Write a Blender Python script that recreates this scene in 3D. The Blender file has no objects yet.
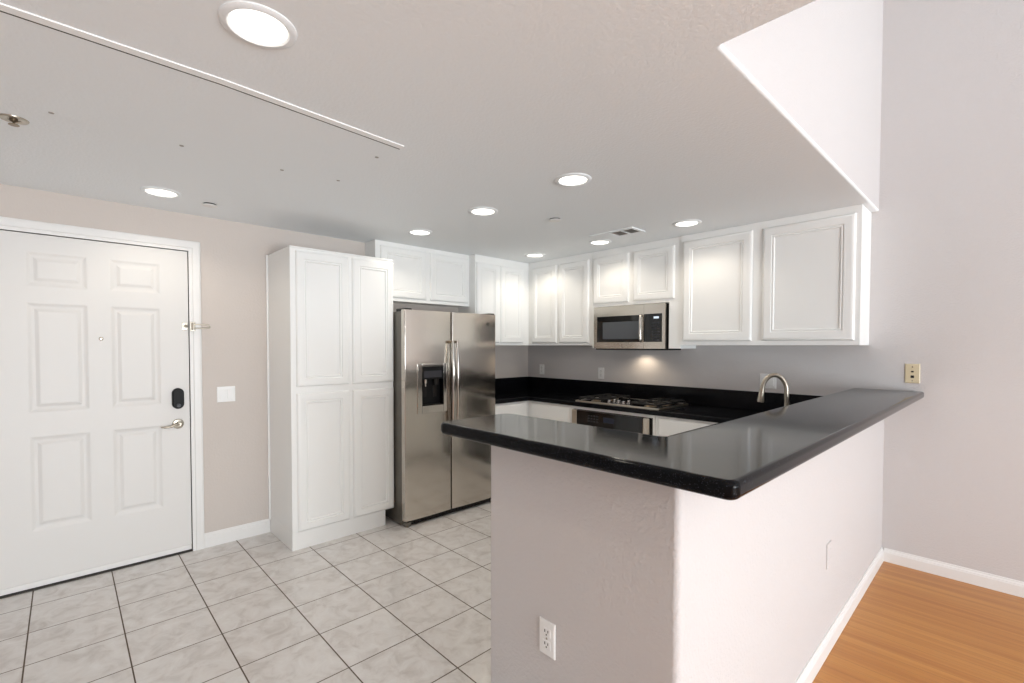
import bpy, bmesh, math
from mathutils import Vector, Matrix

sc = bpy.context.scene
COL = sc.collection

# ------------------------------------------------------------------ camera
W, H = 1024, 683
F_PX, CY0 = 471.93, 358.31
YAW, PITCH, ROLL = math.radians(46.4988), math.radians(-1.4398), math.radians(0.0967)
cam_d = bpy.data.cameras.new('camera')
cam = bpy.data.objects.new('camera', cam_d)
COL.objects.link(cam)
cam_d.sensor_fit = 'HORIZONTAL'
cam_d.sensor_width = 36.0
cam_d.lens = 36.0 * F_PX / W
cam_d.shift_y = (CY0 - H / 2) / W
cam_d.clip_start = 0.02
Fh = Vector((-math.sin(YAW), math.cos(YAW), 0))
Rt = Vector((math.cos(YAW), math.sin(YAW), 0))
Up = Vector((0, 0, 1))
F2 = Fh * math.cos(PITCH) + Up * math.sin(PITCH)
U2 = Up * math.cos(PITCH) - Fh * math.sin(PITCH)
R3 = Rt * math.cos(ROLL) + U2 * math.sin(ROLL)
U3 = U2 * math.cos(ROLL) - Rt * math.sin(ROLL)
m = Matrix((R3, U3, -F2)).transposed().to_4x4()
m.translation = (3.8401, -3.9008, 1.4072)
cam.matrix_world = m
sc.camera = cam

# ------------------------------------------------------------------ world, light, exposure
sc.view_settings.view_transform = 'Standard'
sc.view_settings.look = 'None'
sc.view_settings.gamma = 1.0
sc.view_settings.use_curve_mapping = False
sc.view_settings.exposure = 0.19

wd = bpy.data.worlds.new('world')
sc.world = wd
wd.use_nodes = True
wd.node_tree.nodes['Background'].inputs[0].default_value = (0.75, 0.87, 1.0, 1)
wd.node_tree.nodes['Background'].inputs[1].default_value = 1.0

SPOT_W = 9.5
WIN_W = 75.0


def area(name, loc, rot, sx, sy, watts, col):
    d = bpy.data.lights.new(name, 'AREA')
    d.shape = 'RECTANGLE'
    d.size, d.size_y = sx, sy
    d.energy = watts
    d.color = col
    o = bpy.data.objects.new(name, d)
    o.location = loc
    o.rotation_euler = rot
    COL.objects.link(o)
    return o


XW = 8.0     # unseen living room wall with the invented windows
DAY = (0.92, 0.968, 1.0)
# daylight lamps added outside invented windows, low ones tilted up for the ceiling
RY = (0, math.radians(90), 0)
area('daylight_fill', (XW + .9, -3.65, .75), (0, math.radians(136), 0), 2.2, 2.4, WIN_W * 4.75, DAY)
area('daylight_fill', (XW + .8, -1.3, .9), (0, math.radians(120), math.radians(-8)), 2.0, 2.0, WIN_W * .6, DAY)
area('daylight_fill', (XW + .6, -1.5, 3.75), (0, math.radians(90), math.radians(-28)), 1.9, 2.0, WIN_W * .62, DAY)


# ------------------------------------------------------------------ materials
def lin(c):
    return tuple((v / 12.92 if v <= .04045 else ((v + .055) / 1.055) ** 2.4) for v in c)


def hexc(r, g, b):
    return lin((r / 255, g / 255, b / 255)) + (1,)


def mat(name, col, rough=.5, metal=0.0, bump=None, aniso=0, spec=.5, emit=None, coat=0):
    m = bpy.data.materials.new(name)
    m.use_nodes = True
    nt = m.node_tree
    b = nt.nodes['Principled BSDF']
    b.inputs['Base Color'].default_value = col
    b.inputs['Roughness'].default_value = rough
    b.inputs['Metallic'].default_value = metal
    b.inputs['Specular IOR Level'].default_value = spec
    b.inputs['Coat Weight'].default_value = coat
    if aniso:
        b.inputs['Anisotropic'].default_value = aniso
        t = nt.nodes.new('ShaderNodeTangent')
        t.direction_type = 'RADIAL'
        t.axis = 'Z'
        nt.links.new(t.outputs[0], b.inputs['Tangent'])
    if emit:
        b.inputs['Emission Color'].default_value = emit[0]
        b.inputs['Emission Strength'].default_value = emit[1]
    if bump:
        scale, dist, strength = bump
        tc = nt.nodes.new('ShaderNodeTexCoord')
        n = nt.nodes.new('ShaderNodeTexNoise')
        n.inputs['Scale'].default_value = scale
        n.inputs['Detail'].default_value = 3
        bp = nt.nodes.new('ShaderNodeBump')
        bp.inputs['Distance'].default_value = dist
        bp.inputs['Strength'].default_value = strength
        nt.links.new(tc.outputs['Object'], n.inputs['Vector'])
        nt.links.new(n.outputs['Fac'], bp.inputs['Height'])
        nt.links.new(bp.outputs['Normal'], b.inputs['Normal'])
    return m


M = {}
M['wall'] = mat('painted_wall', hexc(211, 207, 206), .75, bump=(100, .0034, .7))
M['wall_entry'] = mat('painted_entry_wall', hexc(212, 203, 196), .75, bump=(75, .003, .4))
M['ceiling'] = mat('ceiling_paint', hexc(243, 246, 248), .8, bump=(85, .004, .35))
M['trim'] = mat('trim_paint', hexc(240, 239, 237), .4)
M['cabinet'] = mat('cabinet_paint', hexc(247, 247, 245), .38)
M['door'] = mat('door_paint', hexc(231, 229, 226), .45)
M['dark_metal'] = mat('dark_metal', hexc(40, 38, 36), .45, .6)
M['black'] = mat('black_plastic', hexc(10, 10, 12), .5, spec=.25)
M['black_gloss'] = mat('black_glass', hexc(8, 8, 10), .06)
M['window_mesh'] = mat('oven_window', hexc(84, 88, 93), .15)
M['nickel'] = mat('satin_nickel', hexc(176, 168, 155), .28, 1.0)
M['chrome'] = mat('chrome', hexc(205, 203, 200), .12, 1.0)
M['steel'] = mat('brushed_steel', hexc(206, 200, 191), .17, 1.0, aniso=.75, bump=(2.0, .012, .5))
M['steel_handle'] = mat('steel_handle', hexc(200, 195, 188), .12, 1.0)
M['steel_plate'] = mat('steel_plate', hexc(205, 197, 184), .3, 1.0)
M['grey_paint'] = mat('grey_enamel', hexc(112, 108, 100), .4, .3)
M['iron'] = mat('cast_iron', hexc(20, 19, 19), .55)
M['plate'] = mat('white_plastic', hexc(246, 246, 245), .35)
M['beige'] = mat('beige_plastic', hexc(220, 206, 174), .4)
M['hole'] = mat('dark_slot', hexc(18, 16, 15), .6)
M['vent_dark'] = mat('vent_grey', hexc(165, 160, 155), .7)  # even grey for louvres, grille backs and panel screws
M['brown_metal'] = mat('sprinkler_metal', hexc(150, 135, 115), .35, .9)
M['rubber'] = mat('rubber', hexc(25, 25, 26), .7)
M['lens'] = mat('lamp_lens', hexc(255, 250, 240), .5, emit=((1, .95, .86, 1), 3.0))
M['display'] = mat('lit_display', hexc(150, 160, 170), .3, emit=((.75, .85, 1, 1), .7))
M['blue_panel'] = mat('dispenser_display', hexc(28, 34, 52), .2)
M['button'] = mat('grey_button', hexc(46, 46, 52), .4)
M['label_grey'] = mat('grey_print', hexc(150, 150, 150), .5)
M['sill'] = mat('aluminium_sill', hexc(70, 66, 62), .45, .8)
M['strip'] = mat('strip_paint', hexc(254, 254, 254), .5)
M['glass'] = mat('window_frame_white', hexc(235, 235, 235), .4)


def granite():
    m = mat('black_granite', hexc(10, 10, 12), .09, spec=.12)
    nt = m.node_tree
    b = nt.nodes['Principled BSDF']
    tc = nt.nodes.new('ShaderNodeTexCoord')
    v = nt.nodes.new('ShaderNodeTexVoronoi')
    v.inputs['Scale'].default_value = 520
    cr = nt.nodes.new('ShaderNodeValToRGB')
    cr.color_ramp.elements[0].position = .0
    cr.color_ramp.elements[0].color = hexc(11, 11, 13)
    cr.color_ramp.elements[1].position = 1.0
    cr.color_ramp.elements[1].color = hexc(13, 14, 18)
    e = cr.color_ramp.elements.new(.9)
    e.color = hexc(16, 17, 20)
    e2 = cr.color_ramp.elements.new(.94)
    e2.color = hexc(58, 60, 68)
    nt.links.new(tc.outputs['Object'], v.inputs['Vector'])
    sep = nt.nodes.new('ShaderNodeSeparateColor')
    nt.links.new(v.outputs['Color'], sep.inputs[0])
    nt.links.new(sep.outputs[0], cr.inputs[0])
    nt.links.new(cr.outputs[0], b.inputs['Base Color'])
    return m


M['granite'] = granite()


def tile():
    m = mat('marbled_floor_tile', hexc(200, 192, 185), .12)
    nt = m.node_tree
    b = nt.nodes['Principled BSDF']
    L = nt.links.new
    tc = nt.nodes.new('ShaderNodeTexCoord')
    mp = nt.nodes.new('ShaderNodeMapping')
    PX, PY = .3285, .3445
    mp.inputs['Location'].default_value = (-.562 / PX + 4, 3.018 / PY + 12, 0)
    mp.inputs['Scale'].default_value = (1 / PX, 1 / PY, 1)
    L(tc.outputs['Object'], mp.inputs['Vector'])
    br = nt.nodes.new('ShaderNodeTexBrick')
    br.offset = 0
    br.squash = 1
    br.inputs['Scale'].default_value = 1
    br.inputs['Mortar Size'].default_value = .0095
    br.inputs['Mortar Smooth'].default_value = .25
    br.inputs['Brick Width'].default_value = 1
    br.inputs['Row Height'].default_value = 1
    br.inputs['Color1'].default_value = (.0, .0, .0, 1)
    br.inputs['Color2'].default_value = (1, 1, 1, 1)
    br.inputs['Bias'].default_value = 0
    L(mp.outputs[0], br.inputs['Vector'])
    # marbling: each tile has its own drift of veins
    add = nt.nodes.new('ShaderNodeVectorMath')
    add.operation = 'MULTIPLY_ADD'
    add.inputs[1].default_value = (7, 7, 7)
    L(br.outputs['Color'], add.inputs[0])
    L(tc.outputs['Object'], add.inputs[2])
    n1 = nt.nodes.new('ShaderNodeTexNoise')
    n1.inputs['Scale'].default_value = 11
    n1.inputs['Detail'].default_value = 6
    n1.inputs['Roughness'].default_value = .62
    n1.inputs['Distortion'].default_value = .7
    L(add.outputs[0], n1.inputs['Vector'])
    cr = nt.nodes.new('ShaderNodeValToRGB')
    cr.color_ramp.elements[0].position = .3
    cr.color_ramp.elements[0].color = hexc(202, 196, 192)
    cr.color_ramp.elements[1].position = .72
    cr.color_ramp.elements[1].color = hexc(230, 228, 226)
    e = cr.color_ramp.elements.new(.5)
    e.color = hexc(220, 216, 213)
    L(n1.outputs['Fac'], cr.inputs[0])
    mix = nt.nodes.new('ShaderNodeMix')
    mix.data_type = 'RGBA'
    mix.inputs['B'].default_value = hexc(92, 78, 64)
    L(br.outputs['Fac'], mix.inputs['Factor'])
    L(cr.outputs[0], mix.inputs['A'])
    L(mix.outputs['Result'], b.inputs['Base Color'])
    mr = nt.nodes.new('ShaderNodeMapRange')
    mr.inputs['To Min'].default_value = .13
    mr.inputs['To Max'].default_value = .8
    L(br.outputs['Fac'], mr.inputs['Value'])
    L(mr.outputs[0], b.inputs['Roughness'])
    bp = nt.nodes.new('ShaderNodeBump')
    bp.invert = True
    bp.inputs['Distance'].default_value = .0015
    bp.inputs['Strength'].default_value = .6
    L(br.outputs['Fac'], bp.inputs['Height'])
    L(bp.outputs[0], b.inputs['Normal'])
    return m


def wood():
    m = mat('honey_wood_strips', hexc(205, 145, 85), .32)
    nt = m.node_tree
    b = nt.nodes['Principled BSDF']
    L = nt.links.new
    tc = nt.nodes.new('ShaderNodeTexCoord')
    br = nt.nodes.new('ShaderNodeTexBrick')
    br.offset = .37
    br.inputs['Scale'].default_value = 1
    br.inputs['Mortar Size'].default_value = .0008
    br.inputs['Mortar Smooth'].default_value = .3
    br.inputs['Brick Width'].default_value = 1.1
    br.inputs['Row Height'].default_value = .055
    br.inputs['Color1'].default_value = (0, 0, 0, 1)
    br.inputs['Color2'].default_value = (1, 1, 1, 1)
    L(tc.outputs['Object'], br.inputs['Vector'])
    mp = nt.nodes.new('ShaderNodeMapping')
    mp.inputs['Scale'].default_value = (1.3, 34, 1)
    L(tc.outputs['Object'], mp.inputs['Vector'])
    n = nt.nodes.new('ShaderNodeTexNoise')
    n.inputs['Scale'].default_value = 1.0
    n.inputs['Detail'].default_value = 5
    L(mp.outputs[0], n.inputs['Vector'])
    ma = nt.nodes.new('ShaderNodeMath')
    ma.operation = 'MULTIPLY_ADD'
    ma.inputs[1].default_value = .22
    L(br.outputs['Color'], ma.inputs[0])
    L(n.outputs['Fac'], ma.inputs[2])
    cr = nt.nodes.new('ShaderNodeValToRGB')
    cr.color_ramp.elements[0].position = .38
    cr.color_ramp.elements[0].color = hexc(187, 120, 55)
    cr.color_ramp.elements[1].position = .82
    cr.color_ramp.elements[1].color = hexc(207, 144, 73)
    L(ma.outputs[0], cr.inputs[0])
    mix = nt.nodes.new('ShaderNodeMix')
    mix.data_type = 'RGBA'
    mix.inputs['B'].default_value = hexc(155, 105, 62)
    L(br.outputs['Fac'], mix.inputs['Factor'])
    L(cr.outputs[0], mix.inputs['A'])
    L(mix.outputs['Result'], b.inputs['Base Color'])
    return m


M['tile'] = tile()
M['wood'] = wood()


# ------------------------------------------------------------------ mesh helpers
def NB():
    return bmesh.new()


def box(bm, x0, x1, y0, y1, z0, z1, bev=0.0, seg=2):
    r = bmesh.ops.create_cube(bm, size=1)
    vs = r['verts']
    for v in vs:
        v.co = Vector((x0 if v.co.x < 0 else x1, y0 if v.co.y < 0 else y1, z0 if v.co.z < 0 else z1))
    if bev:
        es = list({e for v in vs for e in v.link_edges})
        bmesh.ops.bevel(bm, geom=es, offset=bev, segments=seg, profile=.5, affect='EDGES')
    return bm


def loft(bm, rings, cap0=True, cap1=True, closed=True):
    vr = [[bm.verts.new(p) for p in r] for r in rings]
    n = len(vr[0])
    for a, b in zip(vr, vr[1:]):
        for i in range(n if closed else n - 1):
            j = (i + 1) % n
            bm.faces.new((a[i], a[j], b[j], b[i]))
    if cap0:
        bm.faces.new(list(reversed(vr[0])))
    if cap1:
        bm.faces.new(vr[-1])
    return bm


def frame_axes(axis):
    a = Vector(axis).normalized()
    t = Vector((0, 0, 1)) if abs(a.z) < .9 else Vector((1, 0, 0))
    u = t.cross(a).normalized()
    return u, a.cross(u).normalized(), a


def lathe(bm, c, axis, prof, n=24):
    """prof: list of (radius, height along axis)"""
    u, v, a = frame_axes(axis)
    c = Vector(c)
    rings = []
    for r, h in prof:
        r = max(r, 1e-5)
        rings.append([c + a * h + (u * math.cos(2 * math.pi * i / n) + v * math.sin(2 * math.pi * i / n)) * r for i in range(n)])
    return loft(bm, rings)


def tube(bm, pts, r, n=12):
    pts = [Vector(p) for p in pts]
    rs = r if isinstance(r, (list, tuple)) else [r] * len(pts)
    rings = []
    u = None
    for i, p in enumerate(pts):
        d = (pts[min(i + 1, len(pts) - 1)] - pts[max(i - 1, 0)]).normalized()
        if u is None:
            u, v, _ = frame_axes(d)
        else:
            u = (u - d * u.dot(d)).normalized()
        v = d.cross(u)
        rings.append([p + (u * math.cos(2 * math.pi * k / n) + v * math.sin(2 * math.pi * k / n)) * rs[i] for k in range(n)])
    return loft(bm, rings)


def smooth_path(pts, k=6):
    P = [Vector(p) for p in pts]
    out = []
    for i in range(len(P) - 1):
        p0, p1, p2, p3 = P[max(i - 1, 0)], P[i], P[i + 1], P[min(i + 2, len(P) - 1)]
        for s in range(k):
            t = s / k
            out.append(.5 * ((2 * p1) + (p2 - p0) * t + (2 * p0 - 5 * p1 + 4 * p2 - p3) * t * t + (3 * p1 - p0 - 3 * p2 + p3) * t ** 3))
    out.append(P[-1])
    return out


def rpoly(corners, d, k=6):
    """axis-aligned counter-clockwise polygon [(x, y, fillet)], inset by d, with k+1 points on every corner"""
    n = len(corners)
    out = []
    for i in range(n):
        x, y, R = corners[i]
        xp, yp, _ = corners[i - 1]
        xn, yn, _ = corners[(i + 1) % n]
        e1 = Vector((x - xp, y - yp)).normalized()
        e2 = Vector((xn - x, yn - y)).normalized()
        n1, n2 = Vector((-e1.y, e1.x)), Vector((-e2.y, e2.x))
        cross = e1.x * e2.y - e1.y * e2.x
        p = Vector((x, y)) + (n1 + n2) * d
        r = max(R - d, .0006) if cross > 0 else R + d
        a, b = p - e1 * r, p + e2 * r
        c = p - e1 * r + e2 * r
        for s in range(k + 1):
            t = math.pi / 2 * s / k
            out.append(c + (a - c) * math.cos(t) + (b - c) * math.sin(t))
    return out


def poly_solid(bm, corners, layers, k=6):
    """layers: [(z, inset)] from bottom to top"""
    return loft(bm, [[Vector((p.x, p.y, z)) for p in rpoly(corners, d, k)] for z, d in layers])


def panel_slab(bm, O, U, V, N, w, h, t, panels, rings, edge=((0, -.012), (.004, -.003), (.011, 0))):
    """a slab w x h, thickness t, front at O + N*0; panels = (u0, v0, u1, v1) with nested rings (inset, depth) inside each"""
    O, U, V, N = Vector(O), Vector(U), Vector(V), Vector(N)

    def P(u, v, d):
        return O + U * u + V * v + N * d

    def ring(u0, v0, u1, v1, i, d):
        return [bm.verts.new(P(a, b, d)) for a, b in ((u0 + i, v0 + i), (u1 - i, v0 + i), (u1 - i, v1 - i), (u0 + i, v1 - i))]

    def bridge(a, b):
        for q in range(4):
            bm.faces.new((a[q], a[(q + 1) % 4], b[(q + 1) % 4], b[q]))
    seq = [(0, -t)] + list(edge)
    rr = [ring(0, 0, w, h, i, d) for i, d in seq]
    bm.faces.new(list(reversed(rr[0])))
    for a, b in zip(rr, rr[1:]):
        bridge(a, b)
    e = seq[-1][0]
    us = sorted({e, w - e} | {p[0] for p in panels} | {p[2] for p in panels})
    vs = sorted({e, h - e} | {p[1] for p in panels} | {p[3] for p in panels})
    us = [round(q, 6) for q in us]
    vs = [round(q, 6) for q in vs]
    grid = {}

    def gv(i, j):
        if (i, j) not in grid:
            grid[i, j] = bm.verts.new(P(us[i], vs[j], 0))
        return grid[i, j]
    for i in range(len(us) - 1):
        for j in range(len(vs) - 1):
            cu, cv = (us[i] + us[i + 1]) / 2, (vs[j] + vs[j + 1]) / 2
            hit = [p for p in panels if p[0] < cu < p[2] and p[1] < cv < p[3]]
            q = [gv(i, j), gv(i + 1, j), gv(i + 1, j + 1), gv(i, j + 1)]
            if not hit:
                bm.faces.new(q)
            else:
                prev = q
                for ins, d in rings:
                    nx = ring(us[i], vs[j], us[i + 1], vs[j + 1], ins, d)
                    bridge(prev, nx)
                    prev = nx
                bm.faces.new(prev)
    bmesh.ops.remove_doubles(bm, verts=bm.verts, dist=1e-6)
    return bm


def base_of(bm):
    xs = [v.co.x for v in bm.verts]
    ys = [v.co.y for v in bm.verts]
    zs = [v.co.z for v in bm.verts]
    return Vector(((min(xs) + max(xs)) / 2, (min(ys) + max(ys)) / 2, min(zs)))


def wloc(o):
    v = Vector(o.location)
    while o.parent:
        o = o.parent
        v += Vector(o.location)
    return v


def obj(name, bm, material, parent=None, smooth=False, origin=None):
    bmesh.ops.recalc_face_normals(bm, faces=bm.faces)
    if parent:
        off = wloc(parent)
    else:
        off = Vector(origin) if origin is not None else base_of(bm)
    bmesh.ops.translate(bm, verts=bm.verts, vec=-off)
    me = bpy.data.meshes.new(name)
    bm.to_mesh(me)
    bm.free()
    if smooth:
        for p in me.polygons:
            p.use_smooth = True
        try:
            me.set_sharp_from_angle(angle=math.radians(smooth if smooth is not True else 40))
        except Exception:
            pass
    me.materials.append(material)
    o = bpy.data.objects.new(name, me)
    COL.objects.link(o)
    if smooth:
        wn = o.modifiers.new('weighted_normal', 'WEIGHTED_NORMAL')
        wn.keep_sharp = True
        wn.weight = 90
    if parent:
        o.parent = parent
    else:
        o.location = off
    return o


def thing(name, loc, label, cat, group=None):
    o = bpy.data.objects.new(name, None)
    o.empty_display_size = .1
    COL.objects.link(o)
    o.location = loc
    return tag(o, label, cat, group)


def tag(o, label, cat=None, group=None, kind=None):
    o['label'] = label
    if cat:
        o['category'] = cat
    if group:
        o['group'] = group
    if kind:
        o['kind'] = kind
    return o


def struct(name, bm, material, label, cat, origin=(0, 0, 0), smooth=False):
    return tag(obj(name, bm, material, origin=origin, smooth=smooth), label, cat, kind='structure')


def copy_tree(o, parent=None):
    c = o.copy()
    COL.objects.link(c)
    if parent:
        c.parent = parent
    for ch in list(o.children):
        copy_tree(ch, c)
    return c


def cbox(name, material, parent, *a, bev=0.0, seg=2):
    return obj(name, box(NB(), *a, bev=bev, seg=seg), material, parent, smooth=bool(bev))


# ------------------------------------------------------------------ the shell
CEIL = 2.298
VX, VY = 3.2323, -2.476          # edge of the low ceiling: the tall living space lies at x > VX, y > VY
YB, TOP = -7.0, 5.2
BX, BY, BT = 3.2837, -2.7956, .115   # outer faces of the half wall under the bar
D0, D1, DH = -4.205, -3.285, 2.045   # entry door opening

struct('floor', box(NB(), -.1, 3.2, YB, 0, -.06, 0), M['tile'], 'pale marbled square floor tiles with brown grout in the entry and kitchen', 'tile floor')
struct('floor.001', box(NB(), 3.2, XW, YB, 0, -.06, 0), M['wood'], 'honey coloured narrow wood strip floor right of the bar', 'wood floor')

bm = NB()
J = .02
box(bm, -.12, 0, D1 + J, .0, 0, CEIL + .05)
box(bm, -.12, 0, YB, D0 - J, 0, CEIL + .05)
box(bm, -.12, 0, D0 - J, D1 + J, DH + J, CEIL + .05)
struct('wall_left', bm, M['wall_entry'], 'warm grey entry wall around the white front door', 'wall')
struct('wall_back', box(NB(), -.12, XW + .1, 0, .12, 0, TOP), M['wall'], 'pale grey textured wall behind the microwave running right beside the bar', 'wall')
struct('wall_front', box(NB(), -.12, XW + .1, YB - .12, YB, 0, TOP), M['wall'], 'pale grey wall behind the viewer', 'wall')
bm = NB()
wins = [(-4.85, -2.42, .1, 2.2), (-2.4, -.3, .1, 2.2), (-2.3, -.3, 2.8, 4.7)]  # invented windows, out of view, added to let the light in
ys = sorted({YB, 0} | {w[0] for w in wins} | {w[1] for w in wins})
zs = sorted({0, TOP} | {w[2] for w in wins} | {w[3] for w in wins})
for i in range(len(ys) - 1):
    for j in range(len(zs) - 1):
        cy, cz = (ys[i] + ys[i + 1]) / 2, (zs[j] + zs[j + 1]) / 2
        if not any(w[0] < cy < w[1] and w[2] < cz < w[3] for w in wins):
            box(bm, XW, XW + .1, ys[i], ys[i + 1], zs[j], zs[j + 1])
struct('wall_right', bm, M['wall'], 'unseen living room wall with invented tall windows', 'wall')
for k, (a, b, c, d) in enumerate(wins):
    bm = NB()
    f = .05
    for q in ((a, a + f, c, d), (b - f, b, c, d), (a, b, c, c + f), (a, b, d - f, d), ((a + b) / 2 - f / 2, (a + b) / 2 + f / 2, c, d)):
        box(bm, XW + .02, XW + .07, q[0], q[1], q[2], q[3])
    struct('window_%d' % (k + 1), bm, M['glass'], 'invented white framed living room window, out of view', 'window')

# low ceiling with rounded drywall corner, then the upper wall standing on its edge
corn = [(-.12, YB, .001), (XW, YB, .001), (XW, VY, .001), (VX, VY, .012), (VX, 0, .001), (-.12, 0, .001)]
R = .012
lay = [(CEIL + R - R * math.sin(a), R - R * math.cos(a)) for a in [math.pi / 2 * (1 - s / 5) for s in range(6)]]
lay = [(CEIL + R * (1 - math.cos(t)), R * (1 - math.sin(t))) for t in [math.pi / 2 * s / 5 for s in range(6)]]
bm = NB()
poly_solid(bm, corn, [(CEIL, R + .004)] + lay)
struct('ceiling', bm, M['ceiling'], 'low white textured ceiling over the kitchen and entry', 'ceiling', smooth=35)
bm = NB()
box(bm, VX - .12, VX, VY - .0, 0, CEIL + R, TOP)
struct('wall_header', bm, M['wall'], 'bright upper wall rising from the ceiling edge above the bar', 'wall')
struct('wall_loft', box(NB(), VX - .12, XW, VY - .12, VY, CEIL + R, TOP), M['wall'], 'upper wall across the living room above the low ceiling', 'wall')
struct('ceiling.001', box(NB(), VX - .12, XW + .1, VY - .12, .12, TOP, TOP + .1), M['ceiling'], 'high ceiling of the living room', 'ceiling')

# half wall under the bar
SL_T, SL_H = 1.1295, .044
bar_c = [(2.556, BY, .018), (BX, BY, .018), (BX, 0, .001), (BX - BT, 0, .001), (BX - BT, BY + BT, .002), (2.556, BY + BT, .018)]
bm = poly_solid(NB(), bar_c, [(0, 0), (SL_T - SL_H, 0)])
struct('wall_peninsula', bm, M['wall'], 'textured grey half wall carrying the black bar top', 'half wall', smooth=35)

# baseboards
BBP = [(.0, .014), (.06, .014), (.066, .011), (.07, .011), (.076, .006), (.086, .004)]


def baseboard(name, p0, p1, nrm, label, hgt=.086):
    p0, p1, nrm = Vector(p0), Vector(p1), Vector(nrm)
    s = hgt / .086
    bm = NB()
    prof = [(0, 0)] + [(d, z * s) for z, d in BBP] + [(0, hgt)]
    loft(bm, [[p + nrm * d + Vector((0, 0, z)) for d, z in prof] for p in (p0, p1)])
    return struct(name, bm, M['trim'], label, 'baseboard')


baseboard('baseboard_bar', (BX, BY, 0), (BX, 0, 0), (1, 0, 0), 'white baseboard along the half wall under the bar')
baseboard('baseboard_front', (2.575, BY, 0), (BX + .014, BY, 0), (0, -1, 0), 'white baseboard across the end of the half wall')
baseboard('baseboard_right', (BX + .014, 0, 0), (XW, 0, 0), (0, -1, 0), 'white baseboard under the pale grey wall right of the bar')
baseboard('baseboard_left', (0, D1 + .071, 0), (0, -2.79, 0), (1, 0, 0), 'white baseboard between the door casing and the pantry', .1)

# door casing and jamb
cw = .072
prof = [(.004, 0), (.004, .010), (.010, .012), (.022, .012), (.027, .017), (.05, .019), (.062, .019), (cw - .002, .015), (cw, .011), (cw, 0)]
bm = NB()
loft(bm, [[Vector((x, D1 + u, 0)) for u, x in prof], [Vector((x, D1 + u, DH + u)) for u, x in prof],
          [Vector((x, D0 - u, DH + u)) for u, x in prof], [Vector((x, D0 - u, 0)) for u, x in prof]])
struct('trim_1', bm, M['trim'], 'white moulded casing around the front door', 'door casing', smooth=35)
bm = NB()
box(bm, -.12, 0, D1 + .005, D1 + J, .0, DH + J)
box(bm, -.12, 0, D0 - J, D0 - .005, .0, DH + J)
box(bm, -.12, 0, D0 - J, D1 + J, DH + .006, DH + J)
box(bm, -.12, -.046, D1 - .02, D1 + .005, .0, DH + .006)
box(bm, -.12, -.046, D0 - .005, D0 + .02, .0, DH + .006)
box(bm, -.12, -.046, D0 - .005, D1 + .005, DH - .02, DH + .006)
struct('trim_2', bm, M['grey_paint'], 'dark recessed jamb and seal of the front door', 'door jamb')
struct('trim_3', box(NB(), -.12, .012, D0 - .004, D1 + .004, 0, .008, .003), M['sill'], 'dark metal threshold under the front door', 'threshold')

# ------------------------------------------------------------------ front door
door = tag(thing('door_1', (0, (D0 + D1) / 2, 0), 'white six panel front door with black keypad lock and nickel lever', 'door'), 'white six panel front door with black keypad lock and nickel lever', 'door', kind='structure')
pans = []
for (a, b) in ((-4.055, -3.79), (-3.69, -3.437)):
    for (c, d) in ((1.745, 1.945), (1.02, 1.655), (.335, .885)):
        pans.append((a - D0, c - .045, b - D0, d - .045))
bm = NB()
panel_slab(bm, (-.002, D0, .045), (0, 1, 0), (0, 0, 1), (1, 0, 0), D1 - D0, DH - .045, .042, pans,
           [(.006, -.001), (.016, -.0055), (.024, -.0075), (.034, -.0075), (.050, -.0012), (.056, -.0005), (.058, -.0005)], edge=((0, -.002), (.002, 0)))
obj('door_slab', bm, M['door'], door)
tag(cbox('door_sweep', M['trim'], door, -.044, .002, D0 + .002, D1 - .002, .013, .045, bev=.002), 'white strip along the door bottom')
bm = NB()
lathe(bm, (-.002, (D0 + D1) / 2 + .01, 1.45), (1, 0, 0), [(.011, 0), (.011, .003), (.008, .005), (.006, .005), (.005, .003), (.0, .003)], 20)
obj('peephole', bm, M['nickel'], door, True)
# keypad deadbolt
ky, kz = -3.352, 1.055
bm = NB()


def pill(bm, y, z, w, h, x0, layers):
    rings = []
    for x, ins in layers:
        pts = []
        r = w / 2 - ins
        for s in range(25):
            t = math.pi * s / 24
            pts.append(Vector((x0 + x, y + r * math.cos(t), z + h / 2 - w / 2 + r * math.sin(t))))
        for s in range(25):
            t = math.pi + math.pi * s / 24
            pts.append(Vector((x0 + x, y + r * math.cos(t), z - h / 2 + w / 2 + r * math.sin(t))))
        rings.append(pts)
    return loft(bm, rings)


pill(bm, ky, kz, .066, .138, -.003, [(0, 0), (.022, 0), (.027, .002), (.03, .006)])
lock = tag(obj('keypad_lock', bm, M['black'], door, 35), 'black rounded electronic keypad lock')
pill(bm := NB(), ky, kz + .016, .046, .084, .026, [(0, 0), (.002, 0)])
obj('touch_screen', bm, M['black'], lock, 35)
bm = NB()
lathe(bm, (.026, ky, kz - .046), (1, 0, 0), [(.013, 0), (.013, .006), (.011, .009), (0, .009)], 20)
obj('thumb_turn', bm, M['button'], lock, True)
# lever
ly, lz = -3.352, .884
bm = NB()
lathe(bm, (-.002, ly, lz), (1, 0, 0), [(.033, 0), (.033, .006), (.029, .012), (.016, .014), (.014, .04), (.012, .046), (0, .046)], 24)
lev = obj('lever_rose', bm, M['nickel'], door, True)
bm = NB()
tube(bm, smooth_path([(.04, ly, lz), (.044, ly - .02, lz - .001), (.045, ly - .042, lz - .009), (.044, ly - .068, lz - .013), (.04, ly - .088, lz - .012), (.036, ly - .095, lz - .01)]), [.009] * 6 + [.008] * 8 + [.0065] * 8 + [.005] * 9, 12)
obj('lever_handle', bm, M['nickel'], lev, True)
for zz, nm in ((kz, 'bolt_plate'), (lz, 'latch_plate')):
    tag(cbox(nm, M['dark_metal'], door, -.03, -.004, D1 - .001, D1 + .004, zz - .03, zz + .03), 'dark latch plate on the door edge')
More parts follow.
